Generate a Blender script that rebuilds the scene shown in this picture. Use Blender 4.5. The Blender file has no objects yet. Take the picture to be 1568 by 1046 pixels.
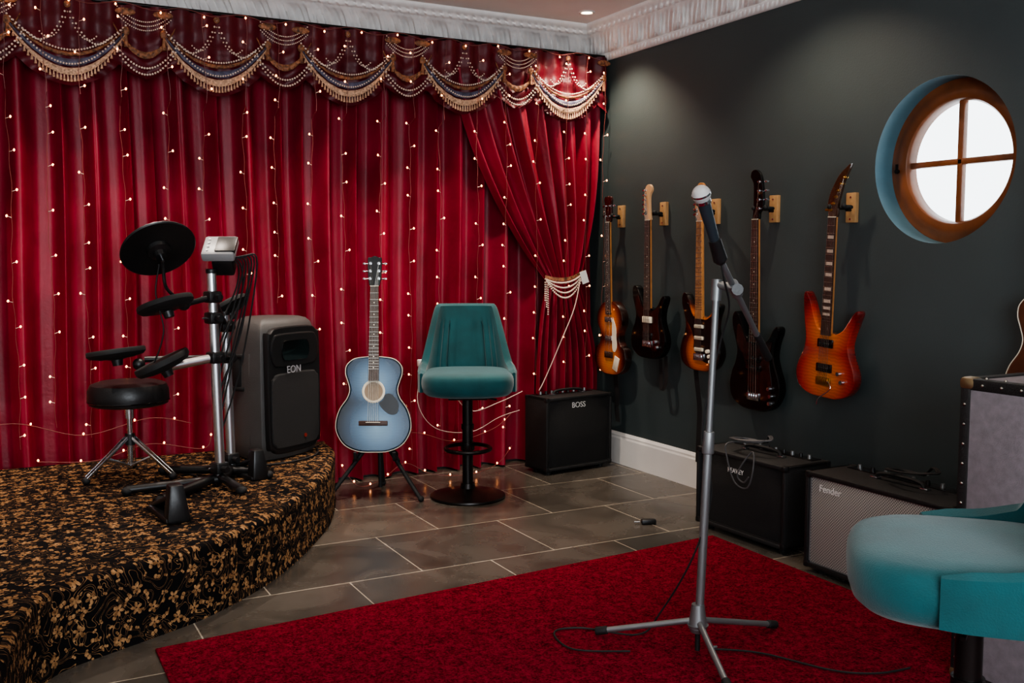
import bpy, bmesh, math, random
from mathutils import Vector, Matrix
from mathutils.geometry import delaunay_2d_cdt
random.seed(7)
D=bpy.data; C=bpy.context
SC=C.scene
def rad(a): return math.radians(a)
def lin(c):
    return tuple(((v/255)/12.92 if v/255<=0.04045 else ((v/255+0.055)/1.055)**2.4) for v in c)
# ------------------------------------------------------------------ materials
MATS={}
def base(name):
    m=D.materials.new(name); m.use_nodes=True
    return m,m.node_tree.nodes,m.node_tree.links,m.node_tree.nodes['Principled BSDF']
def M(name,col,rough=.5,metal=0,bump=0,bscale=60,var=.12,vscale=6,coat=0,emis=0,sheen=0,spec=.5):
    if name in MATS: return MATS[name]
    m,n,l,b=base(name); c=lin(col)
    tc=n.new('ShaderNodeTexCoord'); nz=n.new('ShaderNodeTexNoise'); nz.inputs['Scale'].default_value=vscale
    nz.inputs['Detail'].default_value=4
    l.new(tc.outputs['Object'],nz.inputs['Vector'])
    r=n.new('ShaderNodeValToRGB'); r.color_ramp.elements[0].position=.3; r.color_ramp.elements[1].position=.7
    r.color_ramp.elements[0].color=(*[x*(1-var) for x in c],1); r.color_ramp.elements[1].color=(*[min(1,x*(1+var)) for x in c],1)
    l.new(nz.outputs['Fac'],r.inputs['Fac']); l.new(r.outputs['Color'],b.inputs['Base Color'])
    b.inputs['Roughness'].default_value=rough; b.inputs['Metallic'].default_value=metal
    b.inputs['Coat Weight'].default_value=coat; b.inputs['Coat Roughness'].default_value=.05
    b.inputs['Sheen Weight'].default_value=sheen; b.inputs['Specular IOR Level'].default_value=spec
    if emis:
        l.new(r.outputs['Color'],b.inputs['Emission Color']); b.inputs['Emission Strength'].default_value=emis
    if bump:
        n2=n.new('ShaderNodeTexNoise'); n2.inputs['Scale'].default_value=bscale; n2.inputs['Detail'].default_value=3
        l.new(tc.outputs['Object'],n2.inputs['Vector'])
        bp=n.new('ShaderNodeBump'); bp.inputs['Strength'].default_value=bump; bp.inputs['Distance'].default_value=.004
        l.new(n2.outputs['Fac'],bp.inputs['Height']); l.new(bp.outputs['Normal'],b.inputs['Normal'])
    MATS[name]=m; return m
def mathn(n,l,op,a,b=None):
    x=n.new('ShaderNodeMath'); x.operation=op
    for i,v in enumerate((a,b)):
        if v is None: continue
        if isinstance(v,(int,float)): x.inputs[i].default_value=v
        else: l.new(v,x.inputs[i])
    return x.outputs[0]
def burst(name,c1,r1,c2,r2,stops,grain=.06,metal=0):
    m,n,l,b=base(name)
    tc=n.new('ShaderNodeTexCoord'); fl=n.new('ShaderNodeVectorMath'); fl.operation='MULTIPLY'; fl.inputs[1].default_value=(1,1,0)
    l.new(tc.outputs['Object'],fl.inputs[0])
    ds=[]
    for c,r in ((c1,r1),(c2,r2)):
        d=n.new('ShaderNodeVectorMath'); d.operation='DISTANCE'; l.new(fl.outputs[0],d.inputs[0]); d.inputs[1].default_value=(c[0],c[1],0)
        ds.append(mathn(n,l,'DIVIDE',d.outputs['Value'],r))
    sm=mathn(n,l,'MINIMUM',ds[0],ds[1])
    w=n.new('ShaderNodeTexWave'); w.inputs['Scale'].default_value=22; w.inputs['Distortion'].default_value=6; w.bands_direction='Y'
    l.new(tc.outputs['Object'],w.inputs['Vector'])
    rp=n.new('ShaderNodeValToRGB')
    for i,(p,c) in enumerate(stops):
        e=rp.color_ramp.elements[i] if i<2 else rp.color_ramp.elements.new(p)
        e.position=p; e.color=(*lin(c),1)
    l.new(sm,rp.inputs['Fac'])
    mx=n.new('ShaderNodeMixRGB'); mx.blend_type='MULTIPLY'; mx.inputs['Fac'].default_value=grain*2
    l.new(rp.outputs['Color'],mx.inputs[1]); l.new(w.outputs['Color'],mx.inputs[2]); l.new(mx.outputs[0],b.inputs['Base Color'])
    b.inputs['Roughness'].default_value=.25; b.inputs['Coat Weight'].default_value=1; b.inputs['Coat Roughness'].default_value=.03; b.inputs['Metallic'].default_value=metal
    return m
BLK=M('black_plastic',(22,22,23),.4,bump=.1,bscale=200)
BLKG=M('black_gloss',(8,8,9),.15,coat=.6)
RUB=M('rubber',(14,14,15),.7)
CHR=M('chrome',(215,218,222),.18,1,var=.03)
SIL=M('silver_tube',(215,218,222),.3,1,var=.05)
STD=M('stand_grey_metal',(132,135,137),.4,.75,var=.06)
WHT=M('white_paint',(225,222,218),.5,var=.03)
TOL=M('tolex_black',(20,20,21),.6,bump=.6,bscale=260)
GRB=M('grille_black',(15,15,16),.8,bump=.8,bscale=500)
CREAM=M('cream_plastic',(222,212,190),.35)
MAPLE=M('maple',(190,132,78),.35,var=.2,vscale=20,coat=.4)
ROSE=M('rosewood',(58,34,24),.5,var=.25,vscale=30)
TORT=M('tortoise',(40,12,9),.25,var=.8,vscale=50,coat=.3)
NICK=M('fret_nickel',(190,185,175),.25,1)
WOODB=M('oak_block',(172,132,88),.5,var=.15,vscale=25)
PEARL=M('pearl_beads',(226,204,186),.35,coat=.3,var=.05)
GOLD=M('gold_lace',(132,86,58),.65,var=.8,vscale=70,bump=.6,bscale=150)
LACE=M('cream_lace',(196,156,126),.7,var=.55,vscale=110,bump=.6,bscale=200)
BLUEG=M('blue_grey_satin',(78,76,96),.5,var=.5,vscale=40)
TEAL=M('teal_velvet',(12,68,72),.7,var=.22,vscale=8,sheen=.25,bump=.25,bscale=300,spec=.2)
DKM=M('dark_metal',(42,39,38),.35,.8)
# ------------------------------------------------------------------ geometry helpers
def t_box(c,s,bev=0,rot=None,seg=2):
    b=bmesh.new(); bmesh.ops.create_cube(b,size=1); bmesh.ops.scale(b,vec=s,verts=b.verts)
    if bev: bmesh.ops.bevel(b,geom=b.edges[:],offset=bev,segments=seg,profile=.5,affect='EDGES')
    if rot is not None: bmesh.ops.transform(b,matrix=rot.to_4x4(),verts=b.verts)
    bmesh.ops.translate(b,vec=c,verts=b.verts); return b
def t_cyl(p1,p2,r1,r2=None,seg=20,bev=0):
    p1=Vector(p1);p2=Vector(p2); r2=r1 if r2 is None else r2; h=(p2-p1).length
    b=bmesh.new(); bmesh.ops.create_cone(b,cap_ends=True,segments=seg,radius1=r1,radius2=r2,depth=h)
    if bev:
        es=[e for e in b.edges if any(len(f.verts)>4 for f in e.link_faces)]
        bmesh.ops.bevel(b,geom=es,offset=bev,segments=3,profile=.5,affect='EDGES')
    q=Vector((0,0,1)).rotation_difference((p2-p1).normalized())
    bmesh.ops.transform(b,matrix=Matrix.Translation((p1+p2)/2)@q.to_matrix().to_4x4(),verts=b.verts); return b
def t_sph(c,r,seg=12,sc=(1,1,1),ico=False):
    b=bmesh.new()
    if ico: bmesh.ops.create_icosphere(b,subdivisions=1,radius=r)
    else: bmesh.ops.create_uvsphere(b,u_segments=seg,v_segments=max(6,seg*2//3),radius=r)
    bmesh.ops.scale(b,vec=sc,verts=b.verts); bmesh.ops.translate(b,vec=c,verts=b.verts); return b
def t_poly(pts,z0,z1,bev=0):
    b=bmesh.new(); n=len(pts); A=sum(pts[i][0]*pts[(i+1)%n][1]-pts[(i+1)%n][0]*pts[i][1] for i in range(n))
    if A<0: pts=pts[::-1]
    nr=[]
    for i in range(n):
        a=Vector(pts[i-1]);c=Vector(pts[(i+1)%n]); t=(c-a); t=t.normalized() if t.length>1e-9 else Vector((1,0)); nr.append(Vector((t.y,-t.x)))
    if bev: lv=[(z0,bev),(z0+bev*.3,bev*.3),(z0+bev,0),(z1-bev,0),(z1-bev*.3,bev*.3),(z1,bev)]
    else: lv=[(z0,0),(z1,0)]
    R=[[b.verts.new((pts[i][0]-nr[i].x*o,pts[i][1]-nr[i].y*o,z)) for i in range(n)] for z,o in lv]
    for k in range(len(R)-1):
        for i in range(n): b.faces.new((R[k][i],R[k][(i+1)%n],R[k+1][(i+1)%n],R[k+1][i]))
    for ring,up in ((R[-1],True),(R[0],False)):
        vs,es,fs,_,_,_=delaunay_2d_cdt([Vector((v.co.x,v.co.y)) for v in ring],[],[list(range(n))],1,1e-6)
        z=ring[0].co.z; nv=[b.verts.new((v.x,v.y,z)) for v in vs]
        for f in fs:
            ar=sum(vs[f[i]].x*vs[f[(i+1)%len(f)]].y-vs[f[(i+1)%len(f)]].x*vs[f[i]].y for i in range(len(f)))
            f=list(f)
            if (ar<0)==up: f=f[::-1]
            try: b.faces.new([nv[k] for k in f])
            except ValueError: pass
    return b
def t_tube(pts,r,seg=7,closed=False):
    b=bmesh.new(); P=[Vector(p) for p in pts]; n=len(P); rings=[]
    prev=None
    for i in range(n):
        a=P[i-1] if (i>0 or closed) else P[i]; c=P[(i+1)%n] if (i<n-1 or closed) else P[i]
        t=(c-a).normalized() if (c-a).length>1e-9 else Vector((0,0,1))
        if prev is None: prev=t.orthogonal().normalized()
        prev=(prev-t*prev.dot(t)); prev=prev.normalized() if prev.length>1e-6 else t.orthogonal().normalized()
        y=t.cross(prev); rr=r[i] if isinstance(r,(list,tuple)) else r
        rings.append([b.verts.new(P[i]+(prev*math.cos(2*math.pi*k/seg)+y*math.sin(2*math.pi*k/seg))*rr) for k in range(seg)])
    for i in range(n if closed else n-1):
        for k in range(seg): b.faces.new((rings[i][k],rings[i][(k+1)%seg],rings[(i+1)%n][(k+1)%seg],rings[(i+1)%n][k]))
    if not closed: b.faces.new(rings[0][::-1]); b.faces.new(rings[-1])
    return b
def t_lathe(prof,c=(0,0,0),seg=40,rot=None):
    b=bmesh.new(); R=[]
    for r,z in prof: R.append([b.verts.new((r*math.cos(2*math.pi*k/seg),r*math.sin(2*math.pi*k/seg),z)) for k in range(seg)] if r>1e-6 else [b.verts.new((0,0,z))])
    for i in range(len(R)-1):
        a,d=R[i],R[i+1]
        for k in range(seg):
            k2=(k+1)%seg
            if len(a)==1 and len(d)==1: continue
            if len(a)==1: b.faces.new((a[0],d[k2],d[k]))
            elif len(d)==1: b.faces.new((a[k],a[k2],d[0]))
            else: b.faces.new((a[k],a[k2],d[k2],d[k]))
    bmesh.ops.recalc_face_normals(b,faces=b.faces)
    if rot is not None: bmesh.ops.transform(b,matrix=rot.to_4x4(),verts=b.verts)
    bmesh.ops.translate(b,vec=c,verts=b.verts); return b
def t_grid(f,nu,nv,thick=0):
    b=bmesh.new(); V=[[b.verts.new(f(i/nu,j/nv)) for j in range(nv+1)] for i in range(nu+1)]
    for i in range(nu):
        for j in range(nv): b.faces.new((V[i][j],V[i+1][j],V[i+1][j+1],V[i][j+1]))
    return b
def cr(P,n=6,closed=True):
    P=[Vector(p) for p in P]; N=len(P); out=[]
    rng=range(N) if closed else range(N-1)
    for i in rng:
        g=(lambda k:P[k%N]) if closed else (lambda k:P[max(0,min(N-1,k))])
        a,b_,c,d=g(i-1),g(i),g(i+1),g(i+2)
        for k in range(n):
            t=k/n
            out.append(.5*((2*b_)+(c-a)*t+(2*a-5*b_+4*c-d)*t*t+(-a+3*b_-3*c+d)*t**3))
    if not closed: out.append(P[-1])
    return [tuple(v) for v in out]
def rz(a): return Matrix.Rotation(a,3,'Z')
def rx(a): return Matrix.Rotation(a,3,'X')
def ry(a): return Matrix.Rotation(a,3,'Y')
class G:
    def __init__(s,name,loc=(0,0,0),yaw=0,mat=None):
        s.e=D.objects.new(name,None); SC.collection.objects.link(s.e); s.e.empty_display_size=.1
        s.e.matrix_world=mat if mat is not None else Matrix.Translation(loc)@Matrix.Rotation(yaw,4,'Z'); s.p={}
    def a(s,part,mat,tb,T=None):
        if part not in s.p: s.p[part]=(bmesh.new(),mat)
        if T is not None: bmesh.ops.transform(tb,matrix=T,verts=tb.verts)
        me=D.meshes.new('t'); tb.to_mesh(me); tb.free(); s.p[part][0].from_mesh(me); D.meshes.remove(me)
    def text(s,txt,size,T,mat,name='logo'):
        cu=D.curves.new(name,'FONT'); cu.body=txt; cu.size=size; cu.extrude=.0008; cu.align_x='CENTER'; cu.align_y='CENTER'
        cu.materials.append(mat); o=D.objects.new(name,cu); SC.collection.objects.link(o); o.parent=s.e; o.matrix_local=T
    def fin(s,ang=38):
        for k,(b,m) in s.p.items():
            me=D.meshes.new(k); b.to_mesh(me); b.free(); me.materials.append(m)
            me.shade_smooth()
            me.set_sharp_from_angle(angle=rad(ang))
            o=D.objects.new(k,me); SC.collection.objects.link(o); o.parent=s.e
        return s.e
def single(name,tb,mat,smooth=True,ang=40):
    me=D.meshes.new(name); tb.to_mesh(me); tb.free(); me.materials.append(mat)
    if smooth:
        me.shade_smooth(); me.set_sharp_from_angle(angle=rad(ang))
    o=D.objects.new(name,me); SC.collection.objects.link(o); return o
def merge(*bs):
    b=bmesh.new()
    for x in bs:
        me=D.meshes.new('t'); x.to_mesh(me); x.free(); b.from_mesh(me); D.meshes.remove(me)
    return b
# ------------------------------------------------------------------ room
XW,YW,ZC=3.39,5.36,2.62; XL,YF=-1.7,-1.6
wallm=M('wall_paint_dark',(60,69,70),.5,bump=.12,bscale=120,var=.05,vscale=3)
ceilm=M('ceiling_paint',(250,248,246),.8,var=.02)
plast=M('plaster_cornice',(244,241,238),.65,var=.04,vscale=20,bump=.2,bscale=90)
lightw=M('wall_paint_light',(230,227,222),.6)
single('wall_back',t_box(((XL+XW)/2,YW+.1,1.31),(XW-XL+.4,.2,2.82)),wallm,False)
single('wall_left',t_box((XL-.1,(YF+YW)/2,1.31),(.2,YW-YF,2.82)),lightw,False)
single('ceiling',t_box(((XL+XW)/2,(YF+YW)/2,ZC+.1),(XW-XL,YW-YF,.2)),ceilm,False)
wy,wz,wr=2.74,1.634,.33
def wall_hole():
    b=bmesh.new(); y0,y1,z0,z1=YF,YW,0,ZC
    angs=[2*math.pi*k/96 for k in range(96)]+[math.atan2(z-wz,y-wy)%(2*math.pi) for y in (y0,y1) for z in (z0,z1)]
    angs=sorted(set(angs))
    def outer(a):
        c,s_=math.cos(a),math.sin(a); t=1e9
        if c>1e-9: t=min(t,(y1-wy)/c)
        if c<-1e-9: t=min(t,(y0-wy)/c)
        if s_>1e-9: t=min(t,(z1-wz)/s_)
        if s_<-1e-9: t=min(t,(z0-wz)/s_)
        return wy+c*t,wz+s_*t
    A=[];B=[];Cc=[];Dd=[]
    for a in angs:
        oy,oz=outer(a); iy,iz=wy+wr*math.cos(a),wz+wr*math.sin(a)
        A.append(b.verts.new((XW,oy,oz)));B.append(b.verts.new((XW,iy,iz)));Cc.append(b.verts.new((XW+.22,iy,iz)));Dd.append(b.verts.new((XW+.22,oy,oz)))
    n=len(angs)
    for i in range(n):
        j=(i+1)%n
        for P,Q in ((A,B),(B,Cc),(Cc,Dd)): b.faces.new((P[i],P[j],Q[j],Q[i]))
    bmesh.ops.recalc_face_normals(b,faces=b.faces); return b
w=single('wall_right',wall_hole(),wallm,False)
w.data.materials.append(M('reveal_daylight_blue',(80,114,126),.4,var=.05))  # blue of the daylight on the reveal, put into its colour
for f in w.data.polygons:
    c=f.center
    if (c.y-wy)**2+(c.z-wz)**2<(wr+.005)**2 and abs(f.normal.x)<.5: f.material_index=1
wx0,wx1,wz0,wz1=-1.1,1.3,.8,2.2
single('wall_front',merge(t_box(((XL+wx0)/2,YF-.1,1.31),(wx0-XL,.2,2.62)),t_box(((XW+wx1)/2,YF-.1,1.31),(XW-wx1,.2,2.62)),
  t_box(((wx0+wx1)/2,YF-.1,wz0/2),(wx1-wx0,.2,wz0)),t_box(((wx0+wx1)/2,YF-.1,(wz1+ZC)/2),(wx1-wx0,.2,ZC-wz1))),lightw,False)
g=G('window_2'); 
for x in (wx0+.03,(wx0+wx1)/2,wx1-.03): g.a('frame',WHT,t_box((x,YF-.08,(wz0+wz1)/2),(.06,.06,wz1-wz0)))
for z in (wz0+.03,(wz0+wz1)/2,wz1-.03): g.a('frame',WHT,t_box(((wx0+wx1)/2,YF-.08,z),(wx1-wx0,.05,.06)))
g.fin()
# floor
m,n,l,b=base('slate_tiles')
tc=n.new('ShaderNodeTexCoord'); mp=n.new('ShaderNodeMapping'); mp.inputs['Location'].default_value=(-1.51+6.1,-4.14+5.4,0)
l.new(tc.outputs['Object'],mp.inputs['Vector'])
br=n.new('ShaderNodeTexBrick'); br.inputs['Scale'].default_value=1; br.inputs['Brick Width'].default_value=.61; br.inputs['Row Height'].default_value=.54
br.inputs['Mortar Size'].default_value=.0028; br.inputs['Mortar Smooth'].default_value=.1; br.offset=.5
br.inputs['Color1'].default_value=(*lin((94,87,79)),1); br.inputs['Color2'].default_value=(*lin((75,71,66)),1); br.inputs['Mortar'].default_value=(*lin((176,166,150)),1)
l.new(mp.outputs[0],br.inputs['Vector'])
nz=n.new('ShaderNodeTexNoise'); nz.inputs['Scale'].default_value=3.5; nz.inputs['Detail'].default_value=8; nz.inputs['Distortion'].default_value=1; l.new(tc.outputs['Object'],nz.inputs['Vector'])
r=n.new('ShaderNodeValToRGB'); r.color_ramp.elements[0].position=.35; r.color_ramp.elements[0].color=(.5,.49,.48,1); r.color_ramp.elements[1].position=.65; r.color_ramp.elements[1].color=(1,1,1,1)
l.new(nz.outputs['Fac'],r.inputs['Fac'])
mx=n.new('ShaderNodeMixRGB'); mx.blend_type='MULTIPLY'; mx.inputs['Fac'].default_value=.8; l.new(br.outputs['Color'],mx.inputs[1]); l.new(r.outputs['Color'],mx.inputs[2])
l.new(mx.outputs[0],b.inputs['Base Color'])
rr=n.new('ShaderNodeMapRange'); rr.inputs['To Min'].default_value=.12; rr.inputs['To Max'].default_value=.4; l.new(nz.outputs['Fac'],rr.inputs['Value']); l.new(rr.outputs[0],b.inputs['Roughness'])
bp=n.new('ShaderNodeBump'); bp.inputs['Strength'].default_value=.4; bp.inputs['Distance'].default_value=.004
s1=mathn(n,l,'SUBTRACT',nz.outputs['Fac'],br.outputs['Fac']); l.new(s1,bp.inputs['Height']); l.new(bp.outputs[0],b.inputs['Normal'])
single('floor',t_box(((XL+XW)/2,(YF+YW)/2,-.1),(XW-XL,YW-YF,.2)),m,False)
def bb(h): return [(0,0),(.02,0),(.02,h-.035),(.016,h-.025),(.016,h-.015),(.006,h),(0,h)]
def prism(prof,mapf,a,c):
    b=bmesh.new(); R=[[b.verts.new(mapf(o,z,t)) for o,z in prof] for t in (a,c)]; n=len(prof)
    for i in range(n): b.faces.new((R[0][i],R[0][(i+1)%n],R[1][(i+1)%n],R[1][i]))
    b.faces.new(R[0]); b.faces.new(R[1][::-1]); bmesh.ops.recalc_face_normals(b,faces=b.faces); return b
single('baseboard_right',prism(bb(.19),lambda o,z,t:(XW-o,t,z),YF+.001,YW-.03),WHT,False)
single('baseboard_back',prism(bb(.19),lambda o,z,t:(t,YW-o*.7,z),XL+.001,XW-.03),M('baseboard_dark_paint',(50,52,52),.5),False)
prof=[(0,0),(.018,0),(.022,.012),(.03,.018),(.034,.028),(.03,.038),(.038,.042),(.048,.05),(.056,.062),(.064,.076),(.074,.09),(.086,.103),(.1,.115),(.115,.124),(.13,.13),(.134,.138),(.142,.142),(.15,.15),(.15,.16),(.168,.165),(.178,.172),(.182,.182),(.182,.19)]
def cornice(kind):
    b=bmesh.new(); L=5.3; st=.0075; n=int(L/st); R=[]
    for i in range(n+1):
        row=[]; t=i*st
        for k,(o,z) in enumerate(prof):
            d=0
            if 5<=k<=14:
                q2=(k-5)/9
                c1=((t/.2+.10*math.sin(q2*3.1))%1)-.5
                leaf=max(0,1-(abs(c1)/(.46-.16*q2))**2)
                veins=.5+.5*math.cos(c1*44+q2*4*(1 if c1>0 else -1))
                d=.034*math.sin(math.pi*min(1,q2*1.05))*leaf*(.55+.45*veins)
                d+=.008*math.sin(math.pi*q2)*math.cos(2*math.pi*t/.04)
            elif 2<=k<=4: d=.009*abs(math.sin(math.pi*t/.032))
            elif 16<=k<=18: d=.009*abs(math.sin(math.pi*t/.05))
            oo=o+d*.7; zz=z-d*.7
            if kind=='back': row.append(b.verts.new((XW-oo-t,YW-oo*1.45,2.43+zz)))
            else: row.append(b.verts.new((XW-oo,YW-oo*1.45-t,2.43+zz)))
        R.append(row)
    for i in range(n):
        for k in range(len(prof)-1): b.faces.new((R[i][k],R[i+1][k],R[i+1][k+1],R[i][k+1]))
    bmesh.ops.recalc_face_normals(b,faces=b.faces)
    if kind=='back': bmesh.ops.bisect_plane(b,geom=b.verts[:]+b.edges[:]+b.faces[:],plane_co=(XL+.001,0,0),plane_no=(-1,0,0),clear_outer=True)
    return b
single('trim_1',cornice('back'),plast,True,60)
single('trim_2',cornice('right'),plast,True,60)
# porthole
g=G('window_1')
oak=M('oak_frame',(116,66,36),.4,var=.3,vscale=9,coat=.3)
Rw=Matrix.Translation((XW+.13,wy,wz))@Matrix.Rotation(rad(-90),4,'Y')
g.a('frame',oak,t_lathe([(.242,0),(.242,.025),(.25,.036),(.27,.04),(.295,.036),(.305,.03),(.329,.028),(.329,-.02),(.242,-.02),(.242,0)],seg=80),Rw)
g.a('glazing_bars',oak,t_box((0,0,.005),(.49,.026,.028),.005),Rw)
g.a('glazing_bars',oak,t_box((0,0,.005),(.026,.49,.028),.005),Rw)
gm,n,l,b=base('window_glass'); b.inputs['Transmission Weight'].default_value=1; b.inputs['Roughness'].default_value=0; b.inputs['IOR'].default_value=1.02
nz=n.new('ShaderNodeTexNoise'); r=n.new('ShaderNodeValToRGB'); r.color_ramp.elements[0].color=(.96,.98,1,1); l.new(nz.outputs[0],r.inputs[0]); l.new(r.outputs[0],b.inputs['Base Color'])
g.a('glass',gm,t_cyl((0,0,-.008),(0,0,-.012),.243,seg=64),Rw)
g.a('latch',DKM,t_cyl((-.02,.285,.04),(-.02,.285,.055),.008),Rw); g.a('latch',DKM,t_box((-.01,.285,.05),(.04,.01,.006)),Rw)
g.fin()
# rug
m,n,l,b=base('rug_pile')
tc=n.new('ShaderNodeTexCoord'); nz=n.new('ShaderNodeTexNoise'); nz.inputs['Scale'].default_value=130; nz.inputs['Detail'].default_value=5; nz.inputs['Roughness'].default_value=.75; l.new(tc.outputs['Object'],nz.inputs['Vector'])
n3=n.new('ShaderNodeTexNoise'); n3.inputs['Scale'].default_value=40; n3.inputs['Detail'].default_value=5; l.new(tc.outputs['Object'],n3.inputs['Vector'])
ad=mathn(n,l,'ADD',mathn(n,l,'MULTIPLY',nz.outputs['Fac'],.75),mathn(n,l,'MULTIPLY',n3.outputs['Fac'],.25))
r=n.new('ShaderNodeValToRGB'); r.color_ramp.elements[0].position=.4; r.color_ramp.elements[0].color=(*lin((66,8,20)),1); r.color_ramp.elements[1].position=.61; r.color_ramp.elements[1].color=(*lin((164,32,56)),1)
l.new(ad,r.inputs[0]); l.new(r.outputs[0],b.inputs['Base Color']); b.inputs['Roughness'].default_value=1; b.inputs['Specular IOR Level'].default_value=.04
bp=n.new('ShaderNodeBump'); bp.inputs['Strength'].default_value=1; bp.inputs['Distance'].default_value=.014; l.new(nz.outputs[0],bp.inputs['Height']); l.new(bp.outputs[0],b.inputs['Normal'])
single('area_rug',t_poly([(.44,3.24),(.44,-.6),(2.74,-.6),(2.84,3.43)],0,.012,.004),m,False)
# ------------------------------------------------------------------ stage
m,n,l,b=base('floral_carpet')
uv=n.new('ShaderNodeUVMap'); uv.uv_map='UVMap'
def flowers(scale,R,pet,thr,seed,rnd=.75):
    mp=n.new('ShaderNodeMapping'); mp.inputs['Location'].default_value=(seed,seed*.7,0); l.new(uv.outputs[0],mp.inputs['Vector'])
    v=n.new('ShaderNodeTexVoronoi'); v.voronoi_dimensions='2D'; v.inputs['Scale'].default_value=scale; v.inputs['Randomness'].default_value=rnd; l.new(mp.outputs[0],v.inputs['Vector'])
    sub=n.new('ShaderNodeVectorMath'); sub.operation='SUBTRACT'; l.new(mp.outputs[0],sub.inputs[0]); l.new(v.outputs['Position'],sub.inputs[1])
    sp=n.new('ShaderNodeSeparateXYZ'); l.new(sub.outputs[0],sp.inputs[0])
    at=mathn(n,l,'ARCTAN2',sp.outputs[1],sp.outputs[0])
    sc=n.new('ShaderNodeSeparateColor'); l.new(v.outputs['Color'],sc.inputs[0])
    at2=mathn(n,l,'ADD',mathn(n,l,'MULTIPLY',at,pet/2),mathn(n,l,'MULTIPLY',sc.outputs[0],6.28))
    pc=mathn(n,l,'ABSOLUTE',mathn(n,l,'COSINE',at2))
    lim=mathn(n,l,'MULTIPLY',mathn(n,l,'ADD',mathn(n,l,'MULTIPLY',pc,.8),.2),R)
    ln=n.new('ShaderNodeVectorMath'); ln.operation='LENGTH'; l.new(sub.outputs[0],ln.inputs[0])
    inside=mathn(n,l,'LESS_THAN',ln.outputs['Value'],lim)
    core=mathn(n,l,'GREATER_THAN',ln.outputs['Value'],R*.16)
    pick=mathn(n,l,'GREATER_THAN',sc.outputs[1],thr)
    return mathn(n,l,'MULTIPLY',mathn(n,l,'MULTIPLY',inside,core),pick)
f1=flowers(13.5,.021,5,.3,3.1,.55); f2=flowers(22,.013,2,.64,1.7); f3=flowers(36,.008,2,.66,5.3)
vz=n.new('ShaderNodeTexNoise'); vz.noise_dimensions='2D'; vz.inputs['Scale'].default_value=10; vz.inputs['Detail'].default_value=0; vz.inputs['Distortion'].default_value=2.6; l.new(uv.outputs[0],vz.inputs['Vector'])
vine=mathn(n,l,'LESS_THAN',mathn(n,l,'ABSOLUTE',mathn(n,l,'SUBTRACT',vz.outputs['Fac'],.5)),.010)
vine2=mathn(n,l,'LESS_THAN',mathn(n,l,'ABSOLUTE',mathn(n,l,'SUBTRACT',vz.outputs['Fac'],.64)),.008)
allp=mathn(n,l,'MAXIMUM',mathn(n,l,'MAXIMUM',f1,f2),mathn(n,l,'MAXIMUM',f3,mathn(n,l,'MAXIMUM',vine,vine2)))
nz=n.new('ShaderNodeTexNoise'); nz.inputs['Scale'].default_value=60; l.new(uv.outputs[0],nz.inputs['Vector'])
r=n.new('ShaderNodeValToRGB'); r.color_ramp.elements[0].position=.35; r.color_ramp.elements[0].color=(*lin((98,68,42)),1); r.color_ramp.elements[1].position=.65; r.color_ramp.elements[1].color=(*lin((162,124,86)),1); l.new(nz.outputs[0],r.inputs[0])
mx=n.new('ShaderNodeMixRGB'); mx.inputs[1].default_value=(*lin((12,10,12)),1); l.new(allp,mx.inputs[0]); l.new(r.outputs[0],mx.inputs[2]); l.new(mx.outputs[0],b.inputs['Base Color'])
b.inputs['Roughness'].default_value=.9; b.inputs['Specular IOR Level'].default_value=.1
bp=n.new('ShaderNodeBump'); bp.inputs['Strength'].default_value=.3; bp.inputs['Distance'].default_value=.003; n4=n.new('ShaderNodeTexNoise'); n4.inputs['Scale'].default_value=400; l.new(uv.outputs[0],n4.inputs['Vector']); l.new(n4.outputs[0],bp.inputs['Height']); l.new(bp.outputs[0],b.inputs['Normal'])
SZ=.26
edge=cr([(1.60,5.12),(1.585,4.95),(1.52,4.75),(1.40,4.45),(1.30,4.27),(1.13,4.0),(.915,3.72),(.668,3.49),(.483,3.38),(.316,3.295),(.18,3.22),(.11,3.13),(.062,2.99),(.03,2.8),(.0,2.6),(-.03,2.2)],5,False)
poly=[(1.60,5.19)]+edge+[(-1.68,2.2),(-1.68,5.19)]
bm=bmesh.new(); uvl=bm.loops.layers.uv.new('UVMap')
n_=len(poly); Ar=sum(poly[i][0]*poly[(i+1)%n_][1]-poly[(i+1)%n_][0]*poly[i][1] for i in range(n_))
if Ar<0: poly=poly[::-1]
cum=[0]
for i in range(n_): cum.append(cum[-1]+(Vector(poly[(i+1)%n_])-Vector(poly[i])).length)
nrm=[]
for i in range(n_):
    t=(Vector(poly[(i+1)%n_])-Vector(poly[i-1])).normalized(); nrm.append(Vector((t.y,-t.x)))
lv=[(0,0),(.03,.004),(SZ-.03,0),(SZ-.012,.004),(SZ-.004,.012),(SZ,.026)]
R=[[bm.verts.new((poly[i][0]-nrm[i].x*o,poly[i][1]-nrm[i].y*o,z)) for i in range(n_)] for z,o in lv]
for k in range(len(lv)-1):
    for i in range(n_):
        j=(i+1)%n_; f=bm.faces.new((R[k][i],R[k][j],R[k+1][j],R[k+1][i]))
        for lp,(u,v) in zip(f.loops,((cum[i],lv[k][0]),(cum[i+1],lv[k][0]),(cum[i+1],lv[k+1][0]),(cum[i],lv[k+1][0]))): lp[uvl].uv=(u,v+7)
f=bm.faces.new(R[-1])
for lp in f.loops: lp[uvl].uv=(lp.vert.co.x,lp.vert.co.y)
single('stage_platform',bm,m,True,60)
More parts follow.
